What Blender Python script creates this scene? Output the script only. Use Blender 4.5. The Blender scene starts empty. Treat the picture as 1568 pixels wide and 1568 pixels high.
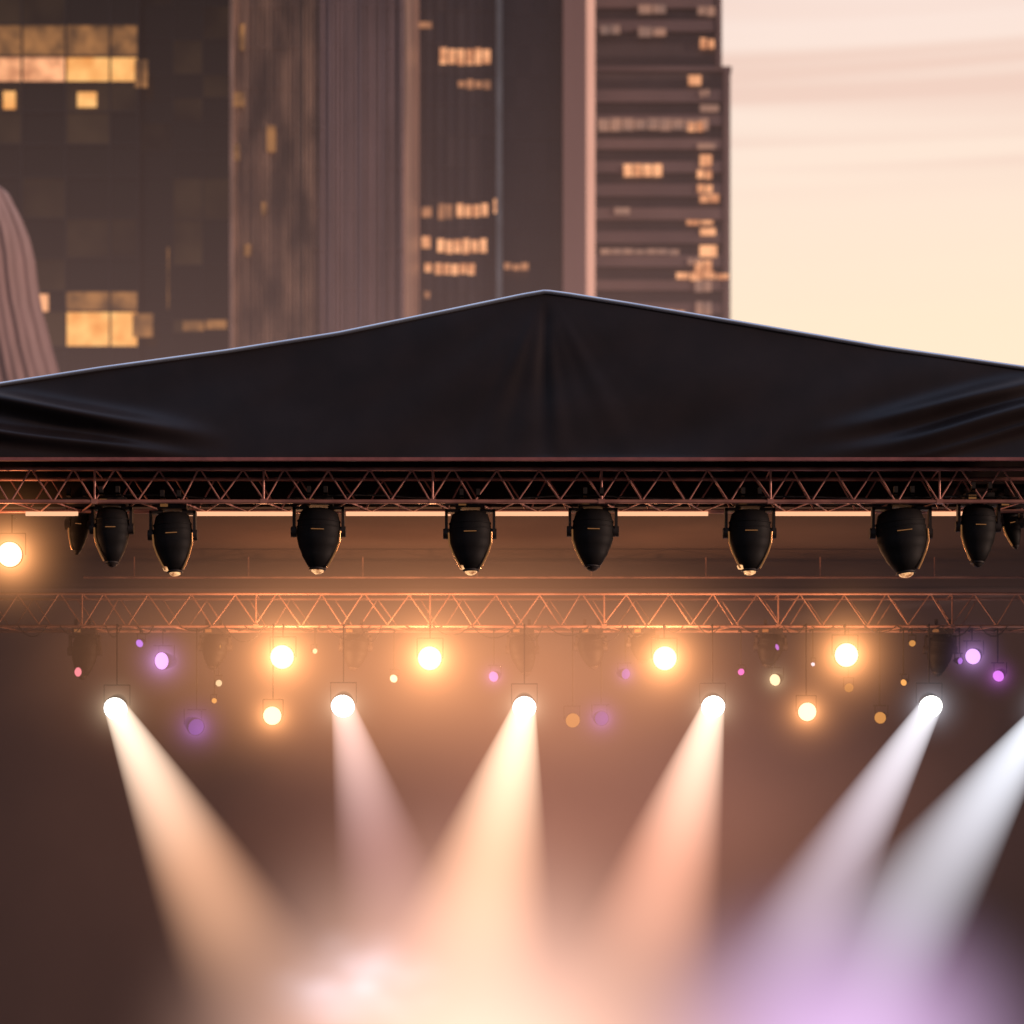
import bpy, math, random
from mathutils import Vector, Matrix, noise
random.seed(7)
CAM=Vector((0,-40,2.5)); S=16/1568.0
def X(px,D): return (px-784)*S*D/40.0
def Z(py,D): return 2.5+(7.5-(py-784)*S)*D/40.0
def Y(D): return D-40.0
def W(px,py,D): return Vector((X(px,D),Y(D),Z(py,D)))
scene=bpy.context.scene
col=scene.collection
# ---------------------------------------------------------------- materials
def newmat(name):
    m=bpy.data.materials.new(name); m.use_nodes=True
    nt=m.node_tree; nt.nodes.clear()
    out=nt.nodes.new('ShaderNodeOutputMaterial'); return m,nt,out
def surf(name,c1,c2=None,rough=0.6,metal=0.0,scale=3.0,stretch=(1,1,1),bump=0.0,spec=0.5,sheen=0.0,emit=None,es=0.0):
    m,nt,out=newmat(name)
    b=nt.nodes.new('ShaderNodeBsdfPrincipled'); nt.links.new(b.outputs[0],out.inputs[0])
    b.inputs['Roughness'].default_value=rough; b.inputs['Metallic'].default_value=metal
    b.inputs['Specular IOR Level'].default_value=spec
    if sheen: b.inputs['Sheen Weight'].default_value=sheen
    tc=nt.nodes.new('ShaderNodeTexCoord'); mp=nt.nodes.new('ShaderNodeMapping')
    mp.inputs['Scale'].default_value=stretch
    nt.links.new(tc.outputs['Object'],mp.inputs[0])
    n=nt.nodes.new('ShaderNodeTexNoise'); n.inputs['Scale'].default_value=scale; n.inputs['Detail'].default_value=4
    nt.links.new(mp.outputs[0],n.inputs['Vector'])
    r=nt.nodes.new('ShaderNodeValToRGB'); r.color_ramp.elements[0].position=0.35; r.color_ramp.elements[1].position=0.68
    c2=c2 or tuple(x*0.7 for x in c1)
    r.color_ramp.elements[0].color=(*c2,1); r.color_ramp.elements[1].color=(*c1,1)
    nt.links.new(n.outputs['Fac'],r.inputs[0]); nt.links.new(r.outputs[0],b.inputs['Base Color'])
    if bump:
        bp=nt.nodes.new('ShaderNodeBump'); bp.inputs['Strength'].default_value=bump
        nt.links.new(n.outputs['Fac'],bp.inputs['Height']); nt.links.new(bp.outputs[0],b.inputs['Normal'])
    if emit:
        b.inputs['Emission Color'].default_value=(*emit,1); b.inputs['Emission Strength'].default_value=es
        m.cycles.emission_sampling='NONE'
    return m
def litwin(name,ca,cb,st,scale=0.8):
    m,nt,out=newmat(name)
    b=nt.nodes.new('ShaderNodeBsdfPrincipled'); nt.links.new(b.outputs[0],out.inputs[0])
    b.inputs['Base Color'].default_value=(0.04,0.03,0.02,1); b.inputs['Roughness'].default_value=0.3; b.inputs['Specular IOR Level'].default_value=0.2
    tc=nt.nodes.new('ShaderNodeTexCoord')
    n=nt.nodes.new('ShaderNodeTexNoise'); n.inputs['Scale'].default_value=scale; n.inputs['Detail'].default_value=3
    nt.links.new(tc.outputs['Object'],n.inputs['Vector'])
    r=nt.nodes.new('ShaderNodeValToRGB'); r.color_ramp.elements[0].position=0.35; r.color_ramp.elements[1].position=0.65
    r.color_ramp.elements[0].color=(*cb,1); r.color_ramp.elements[1].color=(*ca,1)
    nt.links.new(n.outputs['Fac'],r.inputs[0]); nt.links.new(r.outputs[0],b.inputs['Emission Color'])
    b.inputs['Emission Strength'].default_value=st
    m.cycles.emission_sampling='NONE'
    return m
def emis(name,c,st,samp=False):
    m,nt,out=newmat(name); e=nt.nodes.new('ShaderNodeEmission')
    e.inputs[0].default_value=(*c,1); e.inputs[1].default_value=st
    nt.links.new(e.outputs[0],out.inputs[0])
    if not samp: m.cycles.emission_sampling='NONE'
    return m
def M(nt,op,a,b=None,c=None):
    n=nt.nodes.new('ShaderNodeMath'); n.operation=op
    for i,v in enumerate((a,b,c)):
        if v is None: continue
        if isinstance(v,(int,float)): n.inputs[i].default_value=v
        else: nt.links.new(v,n.inputs[i])
    return n.outputs[0]
# ---------------------------------------------------------------- mesh builder
class MB:
    def __init__(s): s.v=[]; s.f=[]; s.m=[]; s.sm=[]
    def add(s,vs,fs,mi=0,smooth=False):
        o=len(s.v); s.v+= [tuple(v) for v in vs]
        for f in fs: s.f.append([o+i for i in f]); s.m.append(mi); s.sm.append(smooth)
    def box(s,a,b,mi=0,mat=None):
        x0,y0,z0=a; x1,y1,z1=b
        vs=[Vector(p) for p in ((x0,y0,z0),(x1,y0,z0),(x1,y1,z0),(x0,y1,z0),(x0,y0,z1),(x1,y0,z1),(x1,y1,z1),(x0,y1,z1))]
        if mat: vs=[mat@p for p in vs]
        s.add(vs,[(3,2,1,0),(4,5,6,7),(0,1,5,4),(1,2,6,5),(2,3,7,6),(3,0,4,7)],mi)
    def quad(s,p,mi=0): s.add(p,[(0,1,2,3)],mi)
    def tube(s,p,q,r,n=8,mi=0):
        p=Vector(p);q=Vector(q); d=(q-p).normalized()
        u=d.orthogonal().normalized(); w=d.cross(u)
        vs=[]
        for e in (p,q):
            for i in range(n):
                a=2*math.pi*i/n; vs.append(e+u*math.cos(a)*r+w*math.sin(a)*r)
        s.add(vs,[(i,(i+1)%n,n+(i+1)%n,n+i) for i in range(n)],mi,True)
        s.add(vs,[tuple(range(n))[::-1],tuple(range(n,2*n))],mi)
    def rev(s,prof,mat,n=24,mi=0,sx=1,sy=1,flip=False):
        vs=[];fs=[]
        for r,z in prof:
            for i in range(n):
                a=2*math.pi*i/n; vs.append(mat@Vector((r*math.cos(a)*sx,r*math.sin(a)*sy,z)))
        for k in range(len(prof)-1):
            for i in range(n):
                j=(i+1)%n; f=(k*n+i,k*n+j,(k+1)*n+j,(k+1)*n+i); fs.append(f[::-1] if flip else f)
        s.add(vs,fs,mi,True)
    def make(s,name,mats,parent=None):
        me=bpy.data.meshes.new(name); me.from_pydata(s.v,[],s.f); me.update()
        for mt in mats: me.materials.append(mt)
        me.polygons.foreach_set('material_index',s.m); me.polygons.foreach_set('use_smooth',s.sm)
        ob=bpy.data.objects.new(name,me); col.objects.link(ob)
        if parent: ob.parent=parent
        return ob
def empty(name):
    e=bpy.data.objects.new(name,None); e.empty_display_size=0.3; col.objects.link(e); return e
# ---------------------------------------------------------------- camera
cd=bpy.data.cameras.new('camera'); cam=bpy.data.objects.new('camera',cd); col.objects.link(cam)
cam.location=CAM; cam.rotation_euler=(math.pi/2,0,0); cd.sensor_width=36; cd.lens=90; cd.shift_y=7.5/16
cd.clip_end=5000; cd.dof.use_dof=True; cd.dof.focus_distance=42; cd.dof.aperture_fstop=0.7
scene.camera=cam
scene.view_settings.view_transform='Standard'; scene.view_settings.look='None'
# ---------------------------------------------------------------- world
w=bpy.data.worlds.new('World'); scene.world=w; w.use_nodes=True; nt=w.node_tree; nt.nodes.clear()
wo=nt.nodes.new('ShaderNodeOutputWorld'); bg=nt.nodes.new('ShaderNodeBackground'); nt.links.new(bg.outputs[0],wo.inputs[0])
sky=nt.nodes.new('ShaderNodeTexSky'); sky.sky_type='NISHITA'; sky.sun_disc=False
sky.sun_elevation=math.radians(6); sky.sun_rotation=math.radians(107); sky.dust_density=3
tc=nt.nodes.new('ShaderNodeTexCoord'); sp=nt.nodes.new('ShaderNodeSeparateXYZ'); nt.links.new(tc.outputs['Generated'],sp.inputs[0])
mr=nt.nodes.new('ShaderNodeMapRange'); mr.interpolation_type='SMOOTHSTEP'
d=M(nt,'ADD',M(nt,'MULTIPLY',sp.outputs['X'],0.35),M(nt,'MULTIPLY',sp.outputs['Y'],0.93))
nt.links.new(d,mr.inputs[0]); mr.inputs[1].default_value=-0.1; mr.inputs[2].default_value=0.85
rp=nt.nodes.new('ShaderNodeValToRGB'); nt.links.new(sp.outputs['Z'],rp.inputs[0])
e=rp.color_ramp.elements; e[0].position=0.10; e[0].color=(0.97,0.78,0.50,1); e[1].position=0.5; e[1].color=(0.55,0.45,0.5,1)
x=e.new(0.25); x.color=(0.955,0.78,0.57,1); x=e.new(0.30); x.color=(0.95,0.77,0.63,1); x=e.new(0.37); x.color=(0.94,0.76,0.69,1)
mp=nt.nodes.new('ShaderNodeMapping'); mp.inputs['Scale'].default_value=(1.6,1.6,46); mp.inputs['Location'].default_value=(3.1,0,0.4); nt.links.new(tc.outputs['Generated'],mp.inputs[0])
n=nt.nodes.new('ShaderNodeTexNoise'); n.inputs['Scale'].default_value=1.0; n.inputs['Detail'].default_value=2; n.inputs['Distortion'].default_value=0.3
nt.links.new(mp.outputs[0],n.inputs['Vector'])
cr=nt.nodes.new('ShaderNodeMapRange'); nt.links.new(n.outputs['Fac'],cr.inputs[0]); cr.inputs[1].default_value=0.46; cr.inputs[2].default_value=0.60
hz=nt.nodes.new('ShaderNodeMapRange'); nt.links.new(sp.outputs['Z'],hz.inputs[0]); hz.inputs[1].default_value=0.290; hz.inputs[2].default_value=0.312
hz.inputs[3].default_value=0.05
cf=M(nt,'MULTIPLY',cr.outputs[0],M(nt,'MULTIPLY',hz.outputs[0],0.85))
mc=nt.nodes.new('ShaderNodeMix'); mc.data_type='RGBA'; nt.links.new(cf,mc.inputs[0]); nt.links.new(rp.outputs[0],mc.inputs[6]); mc.inputs[7].default_value=(0.84,0.60,0.50,1)
rd=nt.nodes.new('ShaderNodeValToRGB'); nt.links.new(sp.outputs['Z'],rd.inputs[0])
e=rd.color_ramp.elements; e[0].position=0.0; e[0].color=(0.13,0.095,0.09,1); e[1].position=0.95; e[1].color=(0.44,0.56,0.84,1)
x=e.new(0.45); x.color=(0.11,0.092,0.10,1)
mx=nt.nodes.new('ShaderNodeMix'); mx.data_type='RGBA'; nt.links.new(mr.outputs[0],mx.inputs[0]); nt.links.new(rd.outputs[0],mx.inputs[6]); nt.links.new(mc.outputs[2],mx.inputs[7])
sk=nt.nodes.new('ShaderNodeMix'); sk.data_type='RGBA'; sk.blend_type='ADD'; sk.inputs[0].default_value=1.0
sm=nt.nodes.new('ShaderNodeVectorMath'); sm.operation='SCALE'; nt.links.new(sky.outputs[0],sm.inputs[0]); sm.inputs['Scale'].default_value=0.006
nt.links.new(mx.outputs[2],sk.inputs[6]); nt.links.new(sm.outputs[0],sk.inputs[7])
nt.links.new(sk.outputs[2],bg.inputs[0]); bg.inputs[1].default_value=1.0
sl=bpy.data.lights.new('sun','SUN'); sl.energy=2.0; sl.angle=math.radians(2); sl.color=(1,0.68,0.55)
so=bpy.data.objects.new('sun',sl); col.objects.link(so)
so.rotation_euler=Vector((-0.93,0.28,-0.10)).to_track_quat('-Z','Y').to_euler()
# ---------------------------------------------------------------- ground / deck
asph=surf('asphalt',(0.05,0.05,0.05),scale=8,rough=0.9,bump=0.2)
g=MB(); g.quad([(-2500,-2500,0),(2500,-2500,0),(2500,2500,0),(-2500,2500,0)]); g.make('ground',[asph])
deckm=surf('deck_ply',(0.04,0.035,0.03),scale=4,rough=0.6); skirt=surf('black_skirt',(0.012,0.012,0.013),rough=0.9,scale=9,stretch=(4,4,0.3),bump=0.4)
st=empty('stage_deck')
d=MB(); d.box((-12.6,-1.2,1.25),(12.6,15.5,1.4)); d.make('deck_boards',[deckm],st)
d=MB(); d.box((-12.5,-1.1,0),(12.5,15.4,1.247)); d.make('skirt',[skirt],st)
cyc=surf('backdrop_cloth',(0.105,0.082,0.085),(0.088,0.069,0.072),rough=0.95,scale=0.35,spec=0.05)
b=MB(); vs=[];N=120
for i in range(N+1):
    x_=-12.4+24.8*i/N; vs+=[(x_,15.2+0.02*math.sin(i*0.5),1.4),(x_,15.2+0.02*math.sin(i*0.5),11.2)]
b.add(vs,[(2*i,2*i+2,2*i+3,2*i+1) for i in range(N)],0,True); b.make('stage_backdrop',[cyc])
drape=surf('black_drape',(0.020,0.016,0.017),rough=0.95,scale=2,stretch=(5,5,0.2),bump=0.5)
for sgn in (-1,1):
    b=MB(); vs=[];N=120
    for i in range(N+1):
        y_=1.2+13.8*i/N; x_=sgn*(12.3+0.1*math.sin(i*0.9)); vs+=[(x_,y_,1.4),(x_,y_,11.2)]
    b.add(vs,[(2*i,2*i+2,2*i+3,2*i+1) for i in range(N)],0,True); b.make('stage_side_curtain',[drape])
# ---------------------------------------------------------------- canopy
ped=[(-400,655),(0,598),(160,573),(350,547),(520,520),(690,485),(800,462),(835,456),(872,461),(960,475),(1120,502),(1340,540),(1568,573),(1960,628)]
def ztop(x_):
    px=784+x_/S
    for a,b in zip(ped,ped[1:]):
        if a[0]<=px<=b[0]:
            t=(px-a[0])/(b[0]-a[0]); return Z(a[1]+(b[1]-a[1])*t,40)
    return Z(ped[0][1] if px<0 else ped[-1][1],40)
HEM=Z(713,40)
fab=surf('canopy_fabric',(0.030,0.020,0.0195),(0.021,0.0145,0.0145),rough=0.42,scale=1.6,bump=0.02,spec=0.34)
can=empty('stage_roof_canopy')
def sst(a,b,t):
    t=max(0,min(1,(t-a)/(b-a))); return t*t*(3-2*t)
c=MB(); NX,NZ=480,70; vs=[]
ax,az=0.52,Z(456,40)
x0,x1=-11.9,11.9
def fold(u,wd): return math.exp(-(u/wd)**2)
for j in range(NZ+1):
    for i in range(NX+1):
        x_=x0+(x1-x0)*i/NX; zt=ztop(x_); v=j/NZ; z_=HEM+(zt-HEM)*v
        edge=math.sin(math.pi*v)**0.5 if 0<v<1 else 0
        ang=math.atan2(x_-ax,az-z_+0.15); rr=math.hypot(x_-ax,az-z_)
        f=0.014*math.exp(-(ang/0.5)**2)*(math.sin(ang*15+1)+0.5*math.sin(ang*31))*sst(0.1,1.2,rr)
        f-=0.05*fold(x_-ax,0.05+0.05*rr)*sst(0,0.5,rr)
        zz=z_-HEM
        if x_>2.5:
            q=x_-4.2; mk=sst(0.0,3.0,q)
            for (s0,sl_,wd,am) in ((-0.10,0.20,0.16,0.30),(-0.62,0.28,0.08,0.13),(0.32,0.20,0.17,0.27)):
                f+=am*mk*fold(zz-(s0+sl_*q+0.006*q*q)+0.10*noise.noise(Vector((x_*.4,zz*.5,s0*9))),wd)
        if x_<-2.5:
            q=-x_-4.2; mk=sst(0.0,2.5,q)
            for (s0,sl_,wd,am) in ((-0.05,0.13,0.11,0.21),(0.22,0.20,0.15,0.27)):
                f+=am*mk*fold(zz-(s0+sl_*q)+0.10*noise.noise(Vector((x_*.4,zz*.5,s0*9+3))),wd)
        f+=0.05*noise.noise(Vector((x_*0.45,z_*0.6,0)))
        f+=0.04*noise.noise(Vector((x_*0.6-z_*1.0,z_*0.4+x_*0.2,4)))
        vs.append((x_,-0.55+0.25*v- f*edge,z_))
fs=[(j*(NX+1)+i,j*(NX+1)+i+1,(j+1)*(NX+1)+i+1,(j+1)*(NX+1)+i) for j in range(NZ) for i in range(NX)]
c.add(vs,fs,0,True); c.make('front_gable',[fab],can)
c=MB(); vs=[]; NX=120
for i in range(NX+1):
    x_=x0+(x1-x0)*i/NX; zt=ztop(x_)
    for k in range(9):
        y_=-0.3+16*k/8; vs.append((x_,y_,zt-0.02-0.10*math.sin(math.pi*k/8*4)**2))
fs=[(i*9+k,i*9+k+1,(i+1)*9+k+1,(i+1)*9+k) for i in range(NX) for k in range(8)]
c.add(vs,fs,0,True); c.make('roof_skin',[fab],can)
c=MB(); vs=[];NX=60
for i in range(NX+1):
    x_=x0+(x1-x0)*i/NX; vs+=[(x_,15.65,HEM),(x_,15.65,ztop(x_)-0.03)]
c.add(vs,[(2*i,2*i+2,2*i+3,2*i+1) for i in range(NX)],0,True); c.make('rear_gable',[fab],can)
edgem=surf('keder_edge',(0.95,0.95,0.97),(0.7,0.7,0.76),rough=0.2,scale=0.6,metal=0.9)
c=MB(); pts=[]
for i in range(241):
    x_=x0+(x1-x0)*i/240; pts.append(Vector((x_,-0.31,ztop(x_)+0.012)))
for a,b in zip(pts,pts[1:]): c.tube(a,b,0.036,12)
c.make('edge_trim',[edgem],can)
lining=surf('roof_lining',(0.060,0.042,0.034),(0.046,0.032,0.026),rough=0.9,scale=0.5,spec=0.1)
c=MB(); c.box((-12.2,1.1,11.25),(12.2,15.3,11.28)); c.make('roof_lining',[lining],can)
val=surf('valance_cloth',(0.034,0.022,0.020),rough=0.9,scale=2,stretch=(4,1,.4),bump=0.3,spec=.1)
c=MB(); c.box((-12.2,1.0,Z(776,41)),(12.2,1.03,11.27)); c.make('valance',[val],can)
redline=surf('added_chord_red',(0.44,0.15,0.135),rough=0.6,scale=5)  # added red line along the hem, standing in for the warm-lit top chord
c=MB(); c.box((-11.9,-0.60,HEM-0.045),(11.9,-0.54,HEM+0.006)); c.make('added_hem_chord_line',[redline],can)
# ---------------------------------------------------------------- trusses
alu=surf('truss_aluminium_warmlit',(0.80,0.38,0.30),(0.46,0.20,0.17),rough=0.4,metal=0.3,scale=2.5)  # warm stage glow put into the aluminium's base colour
alu2=surf('truss_aluminium_rear_warmlit',(0.50,0.28,0.21),(0.26,0.13,0.10),rough=0.5,metal=0.3,scale=1.2)  # orange lamp light put into this darker aluminium colour too
def truss(x0,x1,y0,y1,z0,z1,per,mat,rc=0.028,rd=0.012,name='lighting_truss'):
    e=empty(name); b=MB()
    for y_ in (y0,y1):
        for z_ in (z0,z1): b.tube((x0,y_,z_),(x1,y_,z_),rc,12)
    b.make('chords',[mat],e); b=MB()
    n=int((x1-x0)/per)
    for k in range(n):
        a=x0+k*per; m_=a+per/2; c_=a+per
        jr=lambda: random.uniform(-0.04,0.04)
        b.tube((a+jr(),y0,z0),(m_+jr(),y0,z1),rd); b.tube((m_,y0,z1),(c_+jr(),y0,z0),rd)
        if k%2==0: b.tube((a+per*.25+jr(),y1,z0),(m_+per*.25+jr(),y1,z1),rd)
        b.tube((m_+per*.25,y1,z1),(c_+per*.25+jr(),y1,z0),rd)
        b.tube((a,y0,z0),(m_,y1,z0),rd); b.tube((m_,y1,z0),(c_,y0,z0),rd)
        if k%4==0:
            b.tube((a,y0,z0),(a,y0,z1),rd*1.3); b.tube((a,y0,z1),(a,y1,z1),rd)
            b.box((a-0.05,y0-0.036,z0-0.036),(a+0.05,y0+0.036,z0+0.036))
    b.make('lacing',[mat],e); return e
zt1,zb1=Z(718,40),Z(768,40)
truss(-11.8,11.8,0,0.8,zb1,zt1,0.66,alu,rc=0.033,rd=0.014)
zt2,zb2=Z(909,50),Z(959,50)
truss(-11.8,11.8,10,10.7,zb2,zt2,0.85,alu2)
b=MB()
for y_,ph in ((0.1,0.0),(0.55,1.3)):
    prev=None
    for k in range(240):
        x_=-11.7+23.4*k/239; z_=zb1+0.06+0.03*math.sin(x_*1.9+ph)+0.035*abs(math.sin(x_*0.8+ph)); p=Vector((x_,y_,z_))
        if prev: b.tube(prev,p,0.012,6)
        prev=p
# drooping cable loops below the rear truss
for k in range(26):
    xa_=-9.5+0.74*k+random.uniform(-.2,.2); wd=random.uniform(.3,.9); dp=random.uniform(.08,.32); prev=None
    for q in range(11):
        t=q/10; p=Vector((xa_+wd*t,9.97,zb2-dp*4*t*(1-t)))
        if prev: b.tube(prev,p,0.010,5)
        prev=p
rub=surf('cable_rubber',(0.015,0.013,0.013),rough=0.6,scale=5)
b.make('power_cable',[rub])
b=MB(); zp=Z(884,51.5)
b.tube((X(128,51.5),11.5,zp),(11.8,11.5,zp),0.025,10)
for k in range(9):
    xx=-7.6+2.3*k; b.tube((xx,11.5,zp),(xx,11.5,11.25),0.012)
b.make('rigging_pipe',[alu2])
for sx_ in (-1,1):
    for yy in (0.1,10.1):
        e=empty('roof_support_tower'); b=MB(); cx=sx_*11.95
        for dx in (0,0.5):
            for dy in (0,0.5): b.tube((cx+dx-0.25,yy+dy,0),(cx+dx-0.25,yy+dy,11.1),0.028)
        for k in range(18):
            z_=0.3+k*0.6
            for dy in (0,0.5):
                b.tube((cx-0.25,yy+dy,z_),(cx+0.25,yy+dy,z_+0.3),0.012); b.tube((cx+0.25,yy+dy,z_+0.3),(cx-0.25,yy+dy,z_+0.6),0.012)
        b.box((cx-0.5,yy-0.3,0),(cx+0.5,yy+0.8,0.08)); b.make('tower_frame',[alu2],e)
chordglow=emis('lit_chord_glow',(1.0,0.50,0.28),1.15)  # added glow standing in for the lamp-lit rear bottom chord
e=empty('added_chord_glow_strip'); b=MB()
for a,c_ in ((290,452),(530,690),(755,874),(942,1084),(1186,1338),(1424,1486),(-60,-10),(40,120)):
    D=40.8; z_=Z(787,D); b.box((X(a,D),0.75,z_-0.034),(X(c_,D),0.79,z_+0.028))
b.make('strips',[chordglow],e)
# ---------------------------------------------------------------- fixtures
blk=surf('fixture_black',(0.013,0.0105,0.010),(0.008,0.007,0.007),rough=0.62,scale=6,spec=0.22)
rubber=surf('fixture_trim',(0.032,0.022,0.019),rough=0.6,scale=10)
amberm=litwin('lens_amber_glint',(1.0,0.55,0.25),(0.25,0.08,0.03),1.3,scale=14)  # orange reflections in the lens tips, given as emission
glintm=surf('warm_edge_glint',(0.7,0.35,0.15),rough=0.25,metal=0.8,emit=(1,0.45,0.15),es=0.12)  # warm glint lines on the housings, painted with colour and slight emission
def head(px,ytop,ybot,wpx,D=40.3,tilt=0.0,lean=0.0,lens=1.0,name='moving_head_light'):
    e=empty(name); s=S*D/40
    zt=Z(ytop,D); zb=Z(ybot,D); H=zt-zb; R=wpx*s/2*0.92; cx=X(px,D); y_=Y(D)
    b=MB(); bz=zt+0.02
    b.box((cx-0.23,y_-0.16,bz-0.10),(cx+0.23,y_+0.16,bz+0.03),1)
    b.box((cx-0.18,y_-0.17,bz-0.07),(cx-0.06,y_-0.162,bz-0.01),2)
    for q in (-0.13,0.13):
        b.box((cx+q-0.03,y_-0.33,bz+0.032),(cx+q+0.03,y_-0.24,bz+0.16),1); b.box((cx+q-0.03,y_-0.33,bz+0.03),(cx+q+0.03,y_+0.1,bz+0.06),1)
    for q in (-1,1):
        xx=cx+q*(R*1.10)
        b.box((xx-0.022,y_-0.08,bz-0.46*H),(xx+0.022,y_+0.08,bz-0.12),1)
        b.box((min(cx+q*0.15,xx+q*.02),y_-0.08,bz-0.16),(max(cx+q*0.15,xx+q*.02),y_+0.08,bz-0.11),1)
        b.tube((xx-0.05,y_,bz-0.44*H),(xx+0.04,y_,bz-0.44*H),0.085,16,1)
    b.make('base_and_yoke',[blk,rubber,glintm],e)
    b=MB(); pz=bz-0.42*H
    T=Matrix.Translation((cx,y_,pz))@Matrix.Rotation(lean,4,'Y')@Matrix.Rotation(tilt,4,'X')
    h1=0.30*H; h2=0.55*H
    prof=[(0.001,h1),(R*.62,h1*.97),(R*.84,h1*.82),(R*.95,h1*.4),(R*.98,0),(R*.96,-h2*.2),(R*.97,-h2*.21),(R*.88,-h2*.42),(R*.72,-h2*.62),(R*.73,-h2*.64),(R*.54,-h2*.82),(R*.42,-h2*.93),(R*.36,-h2*.95)]
    b.rev(prof,T,28,0,1,0.8)
    b.rev([(R*.36,-h2*.95),(R*.40,-h2*1.0),(R*.30,-h2*1.01),(R*.26,-h2*.97)],T,24,1)
    for k in range(2):
        zz=h1*.45-k*0.09
        b.rev([(R*.965,zz),(R*.985,zz-.008),(R*.985,zz-.02),(R*.965,zz-.028)],T,28,0,1,0.8)
    sd=random.choice((-1,1))
    if D<42:
        for sq in (sd,) if lens<=1.2 else (-1,1):
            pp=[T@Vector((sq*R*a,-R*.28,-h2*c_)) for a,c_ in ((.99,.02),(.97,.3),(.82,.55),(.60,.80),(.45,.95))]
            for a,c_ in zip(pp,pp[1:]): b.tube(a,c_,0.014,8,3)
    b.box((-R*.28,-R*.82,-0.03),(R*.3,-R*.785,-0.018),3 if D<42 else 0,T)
    b.make('head_shell',[blk,rubber,amberm,glintm],e)
    b=MB()
    b.rev([(R*.30,-h2*.99),(R*.26,-h2*1.05),(R*.15,-h2*1.09),(0.001,-h2*1.11)],T,20,0)
    if lens>1: b.rev([(R*.10,-h2*.86),(R*.22,-h2*.9),(R*.16,-h2*.98),(.001,-h2*1.0)],T@Matrix.Translation((-R*.36*lens/1.5,-R*.05,0.02)),14,0)
    b.make('lens',[amberm if lens>0 else rubber],e)
    return e
head(172,768,868,58,lens=0,lean=0.0)
head(265,774,882,66,lens=1.6,lean=-0.05)
head(488,768,878,74,lens=1,lean=0.03)
head(720,772,880,72,lens=1.4,lean=-0.02)
head(908,770,874,70,lens=0,lean=0.02)
head(1148,770,880,72,lens=1.6,lean=0.0)
head(1380,768,884,86,lens=1,lean=-0.12)
head(1498,762,868,60,lens=0,lean=0.02)
head(122,770,850,34,lens=0,lean=0.1,D=40.9)
head(1548,772,842,30,lens=0,lean=-0.2,D=40.9)
def halo(c,col_,A,a,R,parent,rate=0.8):
    m,nt,out=newmat('haze_glow')  # lamp glow given as volume emission instead of scattered light
    em=nt.nodes.new('ShaderNodeEmission'); em.inputs[0].default_value=(*col_,1)
    tc=nt.nodes.new('ShaderNodeTexCoord'); ln=nt.nodes.new('ShaderNodeVectorMath'); ln.operation='LENGTH'; nt.links.new(tc.outputs['Object'],ln.inputs[0])
    r=ln.outputs['Value']; q=M(nt,'DIVIDE',r,a); q=M(nt,'MULTIPLY_ADD',q,q,1.0); q=M(nt,'POWER',q,-1.5)
    f=M(nt,'MAXIMUM',M(nt,'MULTIPLY_ADD',r,-A/R,A),0.0)
    f=M(nt,'MULTIPLY',f,q); nt.links.new(f,em.inputs[1]); nt.links.new(em.outputs[0],out.inputs['Volume'])
    m.cycles.volume_step_rate=rate
    b=MB(); prof=[(max(0.001,R*1.02*math.sin(math.pi*k/16)),R*1.02*math.cos(math.pi*k/16)) for k in range(17)]
    b.rev(prof,Matrix.Identity(4),24,flip=True); o=b.make('emissive_haze',[m],parent); o.location=c
def cloud(px,py,D,rx,rz,ry,rad,parent,rate=1.3,nz=False):
    """soft ellipsoidal bank of stage haze, its light given as emission"""
    m,nt,out=newmat('emissive_stage_haze')
    em=nt.nodes.new('ShaderNodeEmission'); em.inputs[0].default_value=(*rad,1)
    tc=nt.nodes.new('ShaderNodeTexCoord'); dt=nt.nodes.new('ShaderNodeVectorMath'); dt.operation='DOT_PRODUCT'
    nt.links.new(tc.outputs['Object'],dt.inputs[0]); nt.links.new(tc.outputs['Object'],dt.inputs[1])
    f=M(nt,'MAXIMUM',M(nt,'SUBTRACT',1.0,dt.outputs['Value']),0.0); f=M(nt,'MULTIPLY',M(nt,'MULTIPLY',f,f),f)
    if nz:
        n=nt.nodes.new('ShaderNodeTexNoise'); n.inputs['Scale'].default_value=1.5; n.inputs['Detail'].default_value=1; nt.links.new(tc.outputs['Object'],n.inputs['Vector'])
        q=M(nt,'MAXIMUM',M(nt,'MULTIPLY_ADD',n.outputs['Fac'],5.0,-1.8),0.0); f=M(nt,'MULTIPLY',f,q)
    f=M(nt,'MULTIPLY',f,1/(0.914*ry)); nt.links.new(f,em.inputs[1]); nt.links.new(em.outputs[0],out.inputs['Volume'])
    m.cycles.volume_step_rate=rate
    b=MB(); prof=[(max(0.001,1.01*math.sin(math.pi*k/20)),1.01*math.cos(math.pi*k/20)) for k in range(21)]
    b.rev(prof,Matrix.Identity(4),32,flip=True); o=b.make('emissive_haze_bank',[m],parent); o.location=W(px,py,D); s=S*D/40; o.scale=(rx*s,ry,rz*s)
sh=empty('emissive_stage_haze')
cloud(640,1010,49.6,800,270,1.5,(.56,.225,.095),sh)
cloud(720,1700,48,620,560,2.6,(1.75,1.02,.78),sh)
cloud(1290,1640,47.5,430,380,2.2,(.85,.57,.95),sh)
cloud(545,1505,46,180,115,0.9,(.34,.37,.46),sh,nz=True,rate=1.0)
cloud(900,1230,48.5,760,430,2.0,(.25,.10,.065),sh)
m,nt,out=newmat('emissive_thin_veil'); em=nt.nodes.new('ShaderNodeEmission'); em.inputs[0].default_value=(1.0,0.56,0.50,1); em.inputs[1].default_value=0.0021  # even veil of scattered stage light, given as emission alone
nt.links.new(em.outputs[0],out.inputs['Volume'])
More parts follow.
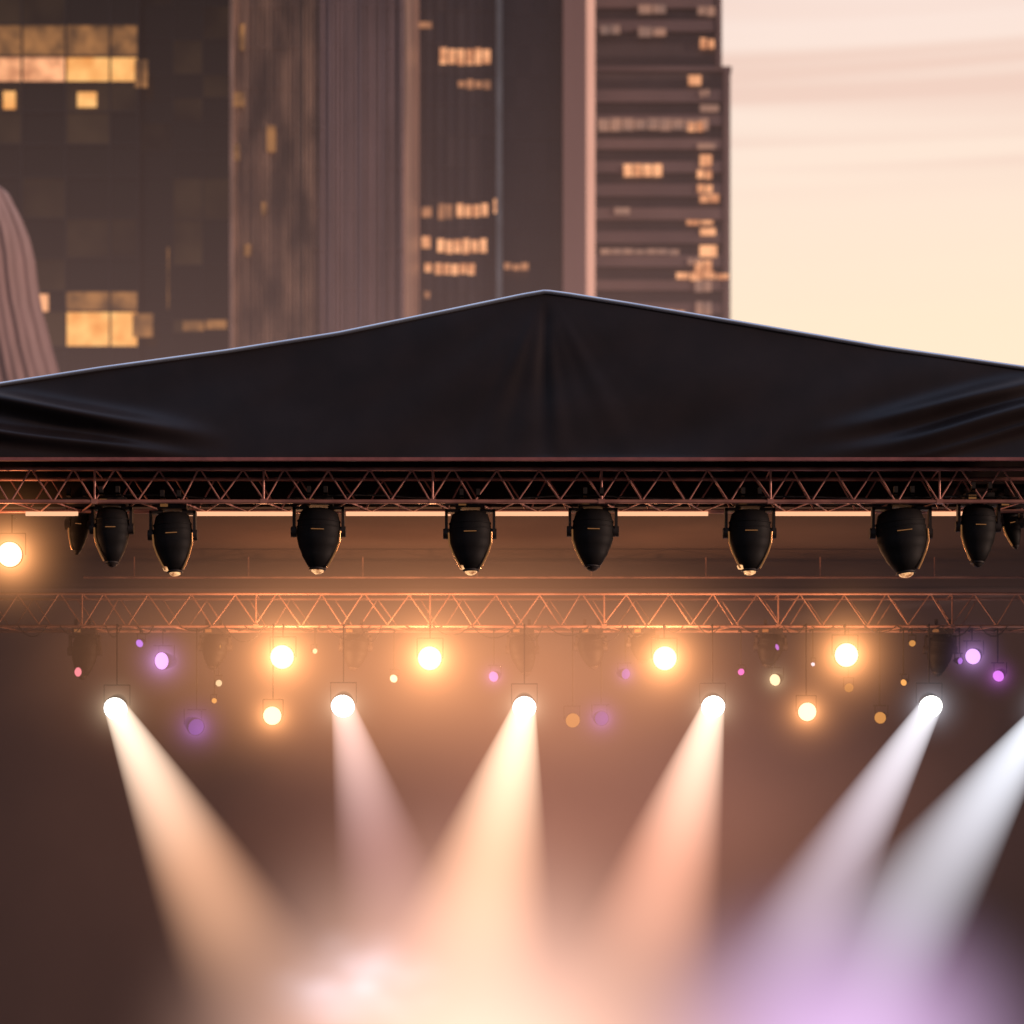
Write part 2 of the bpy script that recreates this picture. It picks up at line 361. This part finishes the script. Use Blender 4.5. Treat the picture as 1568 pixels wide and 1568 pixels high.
b=MB(); b.box((-12.0,1.5,1.45),(12.0,15.0,11.1)); b.make('emissive_thin_veil',[m],sh)
def can_light(px,py,rpx,col_,st,D=49.6,kind='par_can_light',hal=None,light=0,aim=(0,-1,-0.12),top=None):
    e=empty(kind); c_=W(px,py,D); r=rpx*S*D/40; b=MB()
    dirv=Vector(aim).normalized(); T=Matrix.Translation(c_)@dirv.to_track_quat('Z','Y').to_matrix().to_4x4()
    L=r*2.0+0.06
    b.rev([(0.001,-L),(r*.55,-L*.97),(r*.75,-L*.8),(r*.95,-L*.35),(r*1.06,-0.03),(r*1.06,0.02),(r*1.0,0.02),(r*1.0,-0.02)],T,22,0)
    zt=top if top is not None else zb2
    for q in (-1,1):
        p=T@Vector((q*r*1.1,0,-L*.4)); b.tube(p,(p.x,p.y,min(zt-0.03,p.z+r*1.5+0.05)),0.010,6,0)
    zz=min(zt-0.03,(T@Vector((0,0,-L*.4))).z+r*1.5+0.05); yy=(T@Vector((0,0,-L*.4))).y
    b.tube((c_.x-r*1.12,yy,zz),(c_.x+r*1.12,yy,zz),0.010,6,0)
    b.tube((c_.x,yy,zz),(c_.x,yy,zt),0.014,6,0); b.tube((c_.x,yy,zt),(c_.x,Y(D)+0.5,zt),0.02,6,0)
    b.make('housing',[blk],e)
    b=MB(); b.rev([(r,0),(r*.85,r*.18),(r*.5,r*.32),(0.001,r*.38)],T,22,0)
    b.make('lens',[emis('lens_glow',col_,st)],e)
    if hal: halo(c_,hal[0],hal[1],hal[2],hal[3],e)
    if light:
        l=bpy.data.lights.new('lamp','POINT'); l.energy=light; l.color=ORL; l.shadow_soft_size=0.05
        o=bpy.data.objects.new('lamp',l); col.objects.link(o); o.location=c_+Vector((0,-.4,-.05)); o.parent=e
    return e,T,r
OR=(1.0,0.74,0.40); ORL=(1.0,0.45,0.2); ORH=(1.0,0.40,0.14)
for px,py in ((432,1006),(658,1008),(1018,1008),(1296,1003)):
    can_light(px,py,18,OR,2.2,hal=(ORH,7.5,0.29,1.9),light=300 if px<1200 else 130)
can_light(15,849,19,OR,2.2,D=41,hal=(ORH,8.0,0.25,1.5),light=30,top=zb1)
for px,py in ((417,1096),(1236,1090)):
    can_light(px,py,14,OR,1.8,hal=(ORH,6.0,0.21,1.2))
PU=(0.62,0.22,1.0); MG=(1,0.15,0.55); CR=(1,0.72,0.4); AM=(1.0,0.42,0.10)
for px,py,r,c_,s_ in ((248,1012,13,(.75,.35,1),1.3),(214,985,6,PU,.8),(120,1029,7,(1,.25,.3),1.0),(482,997,4,CR,1),(537,986,4,AM,.7),
    (603,1039,6,CR,1.6),(756,1036,8,(.8,.25,.75),.8),(905,997,5,(1,.4,.4),.6),(958,1032,8,PU,.3),(1135,1029,5,MG,1.1),(1186,992,7,(.7,.2,.8),.8),
    (1187,1041,9,CR,1.3),(1300,1053,7,AM,.3),(1348,1099,9,AM,.6),(1384,1045,5,AM,1),(1490,1005,12,(.75,.4,1),1.3),(1529,1035,9,(.75,.2,.9),1.0),
    (1245,1017,3,(1,.8,.9),1),(877,1103,11,AM,.4),(335,1046,5,CR,.8),(328,1073,4,AM,.8),(1397,985,5,AM,.6),(300,1113,13,PU,.2),(921,1100,11,PU,.15),(335,990,5,AM,.4),(1470,1012,5,PU,.7)):
    big=(px,py) in ((248,1012),(1490,1005),(300,1113),(921,1100),(1529,1035),(1187,1041),(756,1036),(958,1032))
    can_light(px,py,r,c_,s_,D=50.2,kind='led_spotlight',hal=(c_,2.2 if s_>.5 else 1.4,r*.016,r*.065) if big else None,aim=(random.uniform(-.6,.6),-1,random.uniform(-.5,0)))
def beam(src,far,hw,c0,c1,L0,T_,D0=49.4,D1=46.0,pw=0.9,parent=None):
    a=W(*src,D0); bq=W(*far,D1); L=(bq-a).length; r0=18*S*D0/40; ang=math.atan2(abs(far[0]-src[0]),far[1]-src[1]); r1=hw*math.cos(ang)*S*D1/40
    m,nt,out=newmat('light_beam_haze')
    tc=nt.nodes.new('ShaderNodeTexCoord'); sp=nt.nodes.new('ShaderNodeSeparateXYZ'); nt.links.new(tc.outputs['Object'],sp.inputs[0])
    z=sp.outputs['Z']; t=M(nt,'DIVIDE',z,L)
    rr=M(nt,'MULTIPLY_ADD',t,r1-r0,r0)
    u2=M(nt,'DIVIDE',M(nt,'MULTIPLY_ADD',sp.outputs['X'],sp.outputs['X'],M(nt,'MULTIPLY',sp.outputs['Y'],sp.outputs['Y'])),M(nt,'MULTIPLY',rr,rr))
    f=M(nt,'MAXIMUM',M(nt,'SUBTRACT',1.0,u2),0.0)
    p=M(nt,'MULTIPLY_ADD',t,pw*1.7,0.2); f=M(nt,'POWER',f,p)
    q=M(nt,'DIVIDE',t,T_); g=M(nt,'EXPONENT',M(nt,'MULTIPLY',M(nt,'MULTIPLY',q,q),-1.0))
    endf=nt.nodes.new('ShaderNodeMapRange'); nt.links.new(t,endf.inputs[0]); endf.inputs[1].default_value=1.0; endf.inputs[2].default_value=0.7
    e_=M(nt,'MULTIPLY',M(nt,'MULTIPLY',M(nt,'MULTIPLY',f,g),endf.outputs[0]),M(nt,'DIVIDE',L0*0.64,rr))
    mx=nt.nodes.new('ShaderNodeMix'); mx.data_type='RGBA'; nt.links.new(M(nt,'MULTIPLY',t,2.0),mx.inputs[0]); mx.inputs[6].default_value=(*c0,1); mx.inputs[7].default_value=(*c1,1)
    em=nt.nodes.new('ShaderNodeEmission'); nt.links.new(mx.outputs[2],em.inputs[0]); nt.links.new(e_,em.inputs[1]); nt.links.new(em.outputs[0],out.inputs['Volume'])
    m.cycles.volume_step_rate=1.0
    b=MB(); b.rev([(0.0005,0),(r0,0.001),(r1,L),(0.0005,L+0.001)],Matrix.Identity(4),32)
    o=b.make('light_beam',[m],parent); o.location=a; o.rotation_mode='QUATERNION'; o.rotation_quaternion=(bq-a).to_track_quat('Z','Y')
BE=[((177,1085),(427,1570),165,(1,.82,.64),(1,.52,.31),1.15,.85),
    ((525,1081),(646,1560),140,(.95,.68,.62),(.58,.32,.32),.70,.60),
    ((803,1083),(697,1560),175,(1,.80,.58),(1,.56,.34),1.18,.95),
    ((1092,1082),(960,1560),155,(1,.78,.60),(1,.48,.32),1.08,.90),
    ((1425,1082),(1142,1560),135,(.84,.84,.90),(.66,.58,.68),.92,.90),
    ((1605,1085),(1280,1560),180,(.85,.9,.98),(.70,.70,.78),1.0,.95)]
for s_,f_,hw,c0,c1,L0,T_ in BE:
    e,T,r=can_light(s_[0],s_[1],18,(1,.97,.9),3,D=49.6,kind='moving_head_light',hal=((1,.75,.5) if s_[0]<1300 else (.8,.8,.9),3.2,0.19,0.9),aim=(0.0,-1,-0.45))
    beam(s_,f_,hw,c0,c1,L0,T_,parent=e)
for px,hh in ((130,75),(330,60),(545,62),(800,70),(905,60),(1180,58),(1440,70),(985,50)):
    head(px,966,966+hh,44,D=50.35,lens=0,lean=random.uniform(-.2,.2))
m,nt,out=newmat('emissive_evening_haze'); em=nt.nodes.new('ShaderNodeEmission'); em.inputs[0].default_value=(1.0,0.58,0.50,1); em.inputs[1].default_value=0.0009  # hazy brightening before the towers, put in as volume emission
nt.links.new(em.outputs[0],out.inputs['Volume'])
b=MB(); b.box((-150,60,0.5),(150,185,52)); b.make('emissive_evening_haze',[m])
# ---------------------------------------------------------------- towers
gA=[surf('tower_glass_dark%d'%i,c_,rough=0.18,scale=0.15,spec=0.5,metal=0.0) for i,c_ in enumerate(((0.014,0.015,0.011),(0.018,0.019,0.014),(0.023,0.023,0.017)))]
frA=surf('tower_frame_dark',(0.060,0.048,0.034),rough=0.5,scale=0.3)
litB=litwin('window_lit_bright',(1.0,0.53,0.17),(0.80,0.30,0.07),1.05,0.45)
litD=litwin('dim_window_and_glint',(0.36,0.155,0.05),(0.09,0.042,0.018),0.95,0.5)
litP=litwin('window_lit_peach',(1.0,0.46,0.22),(0.50,0.19,0.085),1.1,0.6)
litV=litwin('window_glimmer',(0.030,0.017,0.008),(0.0,0.0,0.0),0.9,0.12)  # faint warm reflections in random panes, given as emission
def facade(b,xs,zs,y,lit,mw=0.12,proud=0.25,nm=3,fr=3,hh=None,gl=None):
    for i in range(len(xs)-1):
        for j in range(len(zs)-1):
            mi=lit.get((i,j)); mi=random.randrange(nm) if mi is None else mi
            if gl and mi<3 and random.random()<0.25: mi=gl
            t=random.uniform(-0.015,0.015)
            b.quad([(xs[i],y+t,zs[j]),(xs[i+1],y-t,zs[j]),(xs[i+1],y-t,zs[j+1]),(xs[i],y+t,zs[j+1])],mi)
    for x_ in xs: b.box((x_-mw/2,y-proud,zs[0]),(x_+mw/2,y+0.05,zs[-1]),fr)
    for z_ in zs: b.box((xs[0],y-proud+0.04,z_-(hh or mw)/2),(xs[-1],y+0.04,z_+(hh or mw)/2),fr)
def patch(b,D,px0,px1,py0,py1,mi,off=0.06,gap=2.5,n=None):
    n=n or max(1,int((px1-px0)/16)); w_=(px1-px0)/n
    for k in range(n):
        a=px0+k*w_+gap/2+random.uniform(0,1); c_=px0+(k+1)*w_-gap/2
        t0=py0+random.uniform(-1.5,1.5); t1=py1+random.uniform(-1.5,1.5)
        y=Y(D)-off
        b.quad([(X(a,D),y,Z(t1,D)),(X(c_,D),y,Z(t1,D)),(X(c_,D),y,Z(t0,D)),(X(a,D),y,Z(t0,D))],mi)
mats=gA+[frA,litB,litD,litP,litV]
D=250; e=empty('glass_office_tower'); b=MB()
xs=[X(p,D) for p in (-560,-494,-428,-362,-296,-230,-164,-98,-32,34,101,169,212)]
rows=[-200,-155,-110,-65,-20,38,87,127,172,222,272,335,396,446,477,532,590]
zs=sorted([Z(p,D) for p in rows]); zlow=zs[0]; zs=[0.3+k*(zlow-0.3)/14 for k in range(14)]+zs
def J(py): 
    z_=Z(py,D)
    for j in range(len(zs)-1):
        if zs[j]<=z_<zs[j+1]: return j
lit={}
for p,i in {0:8,60:9,130:10,190:11}.items(): lit[(i,J(60))]=5
lit[(8,J(107))]=6; lit[(9,J(107))]=6; lit[(10,J(107))]=4; lit[(11,J(107))]=4
lit[(10,J(460))]=5; lit[(10,J(505))]=4; lit[(11,J(505))]=4; lit[(11,J(460))]=5
facade(b,xs,zs,Y(D),lit,mw=0.18,gl=7)
xs2=[X(p,D) for p in (213,262,308,357)]; rows2=[-200,-130,-60,0,52,106,142,180,225,265,330,400,450,483,504,545,590]
zq=sorted([Z(p,D) for p in rows2]); zq=[0.3+k*(zq[0]-0.3)/14 for k in range(14)]+zq
facade(b,xs2,zq,Y(D)+1.5,{},mw=0.14,proud=0.15,gl=7)
patch(b,D,4,26,142,170,4,n=1,off=.3); patch(b,D,117,150,142,165,4,n=1,off=.3); patch(b,D,202,236,481,516,5,n=1,off=.3); patch(b,D,205,228,92,136,5,n=2,off=.3)
patch(b,D,276,346,486,500,5,n=2,off=-1.2); patch(b,D,42,76,452,478,6,n=1,off=.3); patch(b,D,252,257,372,470,5,n=1,off=-1.2)
b.box((xs[0],Y(D)+0.1,0.3),(xs[-1],Y(D)+40,zs[-1]),3); b.box((xs2[0]+.02,Y(D)+1.6,0.3),(xs2[-1],Y(D)+40,zq[-1]),3)
b.make('facade',mats,e)
# tower B
D=235; e=empty('finned_tower'); b=MB()
wallB=surf('fin_wall',(0.44,0.27,0.21),(0.12,0.08,0.07),rough=0.4,scale=0.13,stretch=(2.0,1,0.45))  # reflected sunlight on the facade imitated by stretched noise in the colour
finB=surf('fin_metal',(0.46,0.33,0.33),(0.22,0.155,0.15),rough=0.45,metal=0.0,scale=0.13,stretch=(1.6,1,0.4))
finL=surf('fin_bronze_sun_dapple',(0.58,0.37,0.25),(0.10,0.07,0.055),rough=0.4,scale=0.42,stretch=(1.3,1,0.45))  # bronze tone with dappled reflected sunlight put into the colour
pale=surf('pale_edge',(0.50,0.34,0.27),(0.25,.17,.13),rough=0.5,scale=0.2)
xa,xb=X(354,D),X(621,D); top=150
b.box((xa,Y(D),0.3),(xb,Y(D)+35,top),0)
k=0; x_=xa+0.35
while x_<xb-0.1:
    dpt=0.28+0.2*random.random()
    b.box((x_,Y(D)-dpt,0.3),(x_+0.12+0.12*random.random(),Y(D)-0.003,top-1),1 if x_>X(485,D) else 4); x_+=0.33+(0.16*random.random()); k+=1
b.box((xa-0.02,Y(D)-1.0,0.3),(xa+0.28,Y(D)-0.004,top),2)
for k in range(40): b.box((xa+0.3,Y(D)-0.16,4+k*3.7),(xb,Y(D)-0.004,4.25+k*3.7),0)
for (px,py,w_,h_) in ((366,155,20,22),(362,236,12,26),(380,385,10,18),(372,60,8,40),(405,322,8,20),(416,215,14,40)):  # glowing patches standing in for amber reflected highlights
    b.quad([(X(px-w_/2,D),Y(D)-0.5,Z(py+h_/2,D)),(X(px+w_/2,D),Y(D)-0.5,Z(py+h_/2,D)),(X(px+w_/2,D),Y(D)-0.5,Z(py-h_/2,D)),(X(px-w_/2,D),Y(D)-0.5,Z(py-h_/2,D))],3)
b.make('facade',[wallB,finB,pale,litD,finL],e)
# tower C
D=270; e=empty('glass_slab_tower'); b=MB()
gC=[surf('slab_glass%d'%i,c_,rough=0.25,scale=0.1,stretch=(1,1,.2),spec=0.6) for i,c_ in enumerate(((0.070,0.066,0.078),(0.082,0.076,0.088),(0.060,0.058,0.073)))]
frC=surf('slab_frame',(0.10,0.088,0.098),rough=0.5,scale=0.3); blue=surf('slab_blue_highlight',(0.20,0.26,0.31),rough=0.3,scale=0.3)  # blue strip is a vertical highlight put into colour
pier=surf('pier_stone',(0.40,0.27,0.25),(0.33,0.22,0.20),rough=0.6,scale=0.08,stretch=(2,1,.3)); pink=surf('pier_lit',(0.84,0.55,0.46),(0.76,.48,.40),rough=0.6,scale=0.1)  # sunlit pier face: brightness put into a paler base colour
xs=[X(620+k*16.3,D) for k in range(10)]; zs=[0.4+k*3.3 for k in range(50)]
facade(b,xs,zs,Y(D),{},mw=0.08,proud=0.1)
xs3=[X(p,D) for p in (768,790,812,838,864)]; facade(b,xs3,zs,Y(D)+1.0,{},mw=0.06,proud=0.08)
b.box((X(760,D),Y(D)-0.5,0.3),(X(769,D),Y(D)+1.2,160),4)
b.box((xs[0],Y(D)+0.1,0.3),(xs[-1],Y(D)+30,162),3); b.box((xs[-1],Y(D)+1.1,0.3),(X(866,D),Y(D)+30,161),3)
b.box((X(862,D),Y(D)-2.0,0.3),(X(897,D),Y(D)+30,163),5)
xc0,xc1=X(897,D)+.003,X(912,D); yc0,yc1=Y(D)-2.0,Y(D)+1.6
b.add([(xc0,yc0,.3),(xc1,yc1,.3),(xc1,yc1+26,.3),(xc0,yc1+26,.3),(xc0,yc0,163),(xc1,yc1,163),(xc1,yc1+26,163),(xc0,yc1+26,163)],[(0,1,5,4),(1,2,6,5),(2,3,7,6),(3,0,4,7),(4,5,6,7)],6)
for (a,c_,p,q,mi) in ((672,752,75,99,8),(640,662,33,44,9),(700,752,124,136,9),(645,662,317,332,9),(670,694,314,336,9),(698,748,313,332,8),(755,770,307,326,8),(645,660,363,380,8),(668,746,367,388,8),(649,662,404,416,8),(665,728,404,421,8),(648,659,446,458,9),(770,810,404,414,9),(628,640,34,42,9)):
    patch(b,D,a,c_,p,q,mi,off=.13,gap=2,n=max(1,int((c_-a)/12)))
litS=litwin('window_peach_soft',(0.6,0.25,0.12),(0.25,0.11,0.06),0.85,0.6)
b.make('facade',gC+[frC,blue,pier,pink,litB,litP,litS],e)
# tower D
D=300; e=empty('banded_tower'); b=MB()
band=surf('band_panel',(0.19,0.15,0.15),(0.13,0.10,0.105),rough=0.5,scale=0.08,stretch=(1,1,3))
cor=surf('corner_pier',(0.23,0.175,0.17),rough=0.5,scale=0.1)
gl1=surf('band_glass0',(0.10,0.085,0.09),rough=0.3,scale=.2); gl2=surf('band_glass1',(0.13,0.11,0.115),rough=0.3,scale=.2)
zset=Z(106,D); xl,xr,xr2=X(905,D),X(1118,D),X(1105,D)
b.box((xl,Y(D),0.3),(xr,Y(D)+30,zset),0); b.box((xl,Y(D),zset),(xr2,Y(D)+30,zset+45),0)
b.box((xl,Y(D)-0.3,zset-0.3),(xr+0.15,Y(D)+30.1,zset+0.25),3)
z_=2.0; k=0; fh=36*S*D/40
while z_<zset+42:
    r_=xr if z_<zset-3 else xr2
    if abs(z_-zset)>1.6:
        b.box((xl,Y(D)-0.35,z_),(r_-0.9,Y(D)-0.003,z_+fh*(0.40+0.12*random.random())),3 if k%3 else 4)
    n_=22
    for q in range(n_):
        xx=xl+(r_-xl-1)*q/n_
        b.box((xx,Y(D)-0.2,z_+fh*0.55),(xx+0.08,Y(D)-0.004,z_+fh),2)
    z_+=fh; k+=1
b.box((xr-0.75,Y(D)-0.5,0.3),(xr-0.003,Y(D)-0.004,zset-0.35),4)
b.box((xr2-0.6,Y(D)-0.5,zset+.26),(xr2-0.003,Y(D)-0.004,zset+44),4)
def D_(a,c_,p,q,mi,n=None): patch(b,D,a,c_,p,q,mi,off=.56,n=n,gap=1.6)
for y_ in (10,44): D_(976,1020,y_,y_+14,7); 
D_(918,950,40,56,7)
D_(914,1085,184,202,7,9); D_(953,1014,254,273,6,4); D_(918,1040,384,391,7,7); D_(1050,1092,340,347,6,2)
for py in (12,62,118,140,162,190,222,240,262,285,300,352,378,396):
    x0_=random.choice((1052,1066,1066,1070)); D_(x0_,x0_+random.randint(16,32),py,py+random.randint(10,17),random.choice((6,6,7)),random.choice((1,2)))
D_(1034,1116,420,430,6,4); D_(1062,1090,402,420,6,2); D_(1062,1090,432,448,7,2); D_(1004,1048,478,490,6,3); D_(1064,1090,465,485,7,2); D_(940,965,320,330,7,1)
b.make('facade',[gl1,gl2,frC,band,cor,litB,litP,litwin('window_peach_dim',(0.42,0.21,0.14),(0.20,0.12,0.10),0.85,0.4)],e)
# draped fabric at the left
D=150; e=empty('draped_fabric_sculpture'); b=MB(); fm=surf('mauve_fabric',(0.27,0.17,0.16),(0.20,0.125,0.115),rough=0.8,scale=0.9,stretch=(2.2,1,.22),sheen=0.2)
out_=[(262,-14),(272,-2),(292,8),(315,20),(345,32),(380,40),(415,44),(450,50),(480,58),(520,68),(560,80),(600,92),(700,110),(1200,140)]
vs=[];NN=220
rowsn=90
for j in range(rowsn+1):
    py=262+(1150-262)*j/rowsn
    for a,c_ in zip(out_,out_[1:]):
        if a[0]<=py<=c_[0]: xr_=a[1]+(c_[1]-a[1])*(py-a[0])/(c_[0]-a[0])
    for i in range(NN+1):
        t=i/NN; px=-130+(xr_+130)*t
        y_=Y(D)-0.09*math.sin(t*88+0.8*math.sin(j*.07))-0.08*math.sin(t*41-j*0.05)+3*(t-0.5)**2*4
        vs.append((X(px,D),y_,Z(py,D)))
b.add(vs,[(j*(NN+1)+i,j*(NN+1)+i+1,(j+1)*(NN+1)+i+1,(j+1)*(NN+1)+i) for j in range(rowsn) for i in range(NN)],0,True)
b.make('fabric',[fm],e)
b=MB(); b.tube((X(-120,D),Y(D)+4,0),(X(-60,D),Y(D)+4,Z(262,D)),0.3,12); b.make('mast',[frA],e)
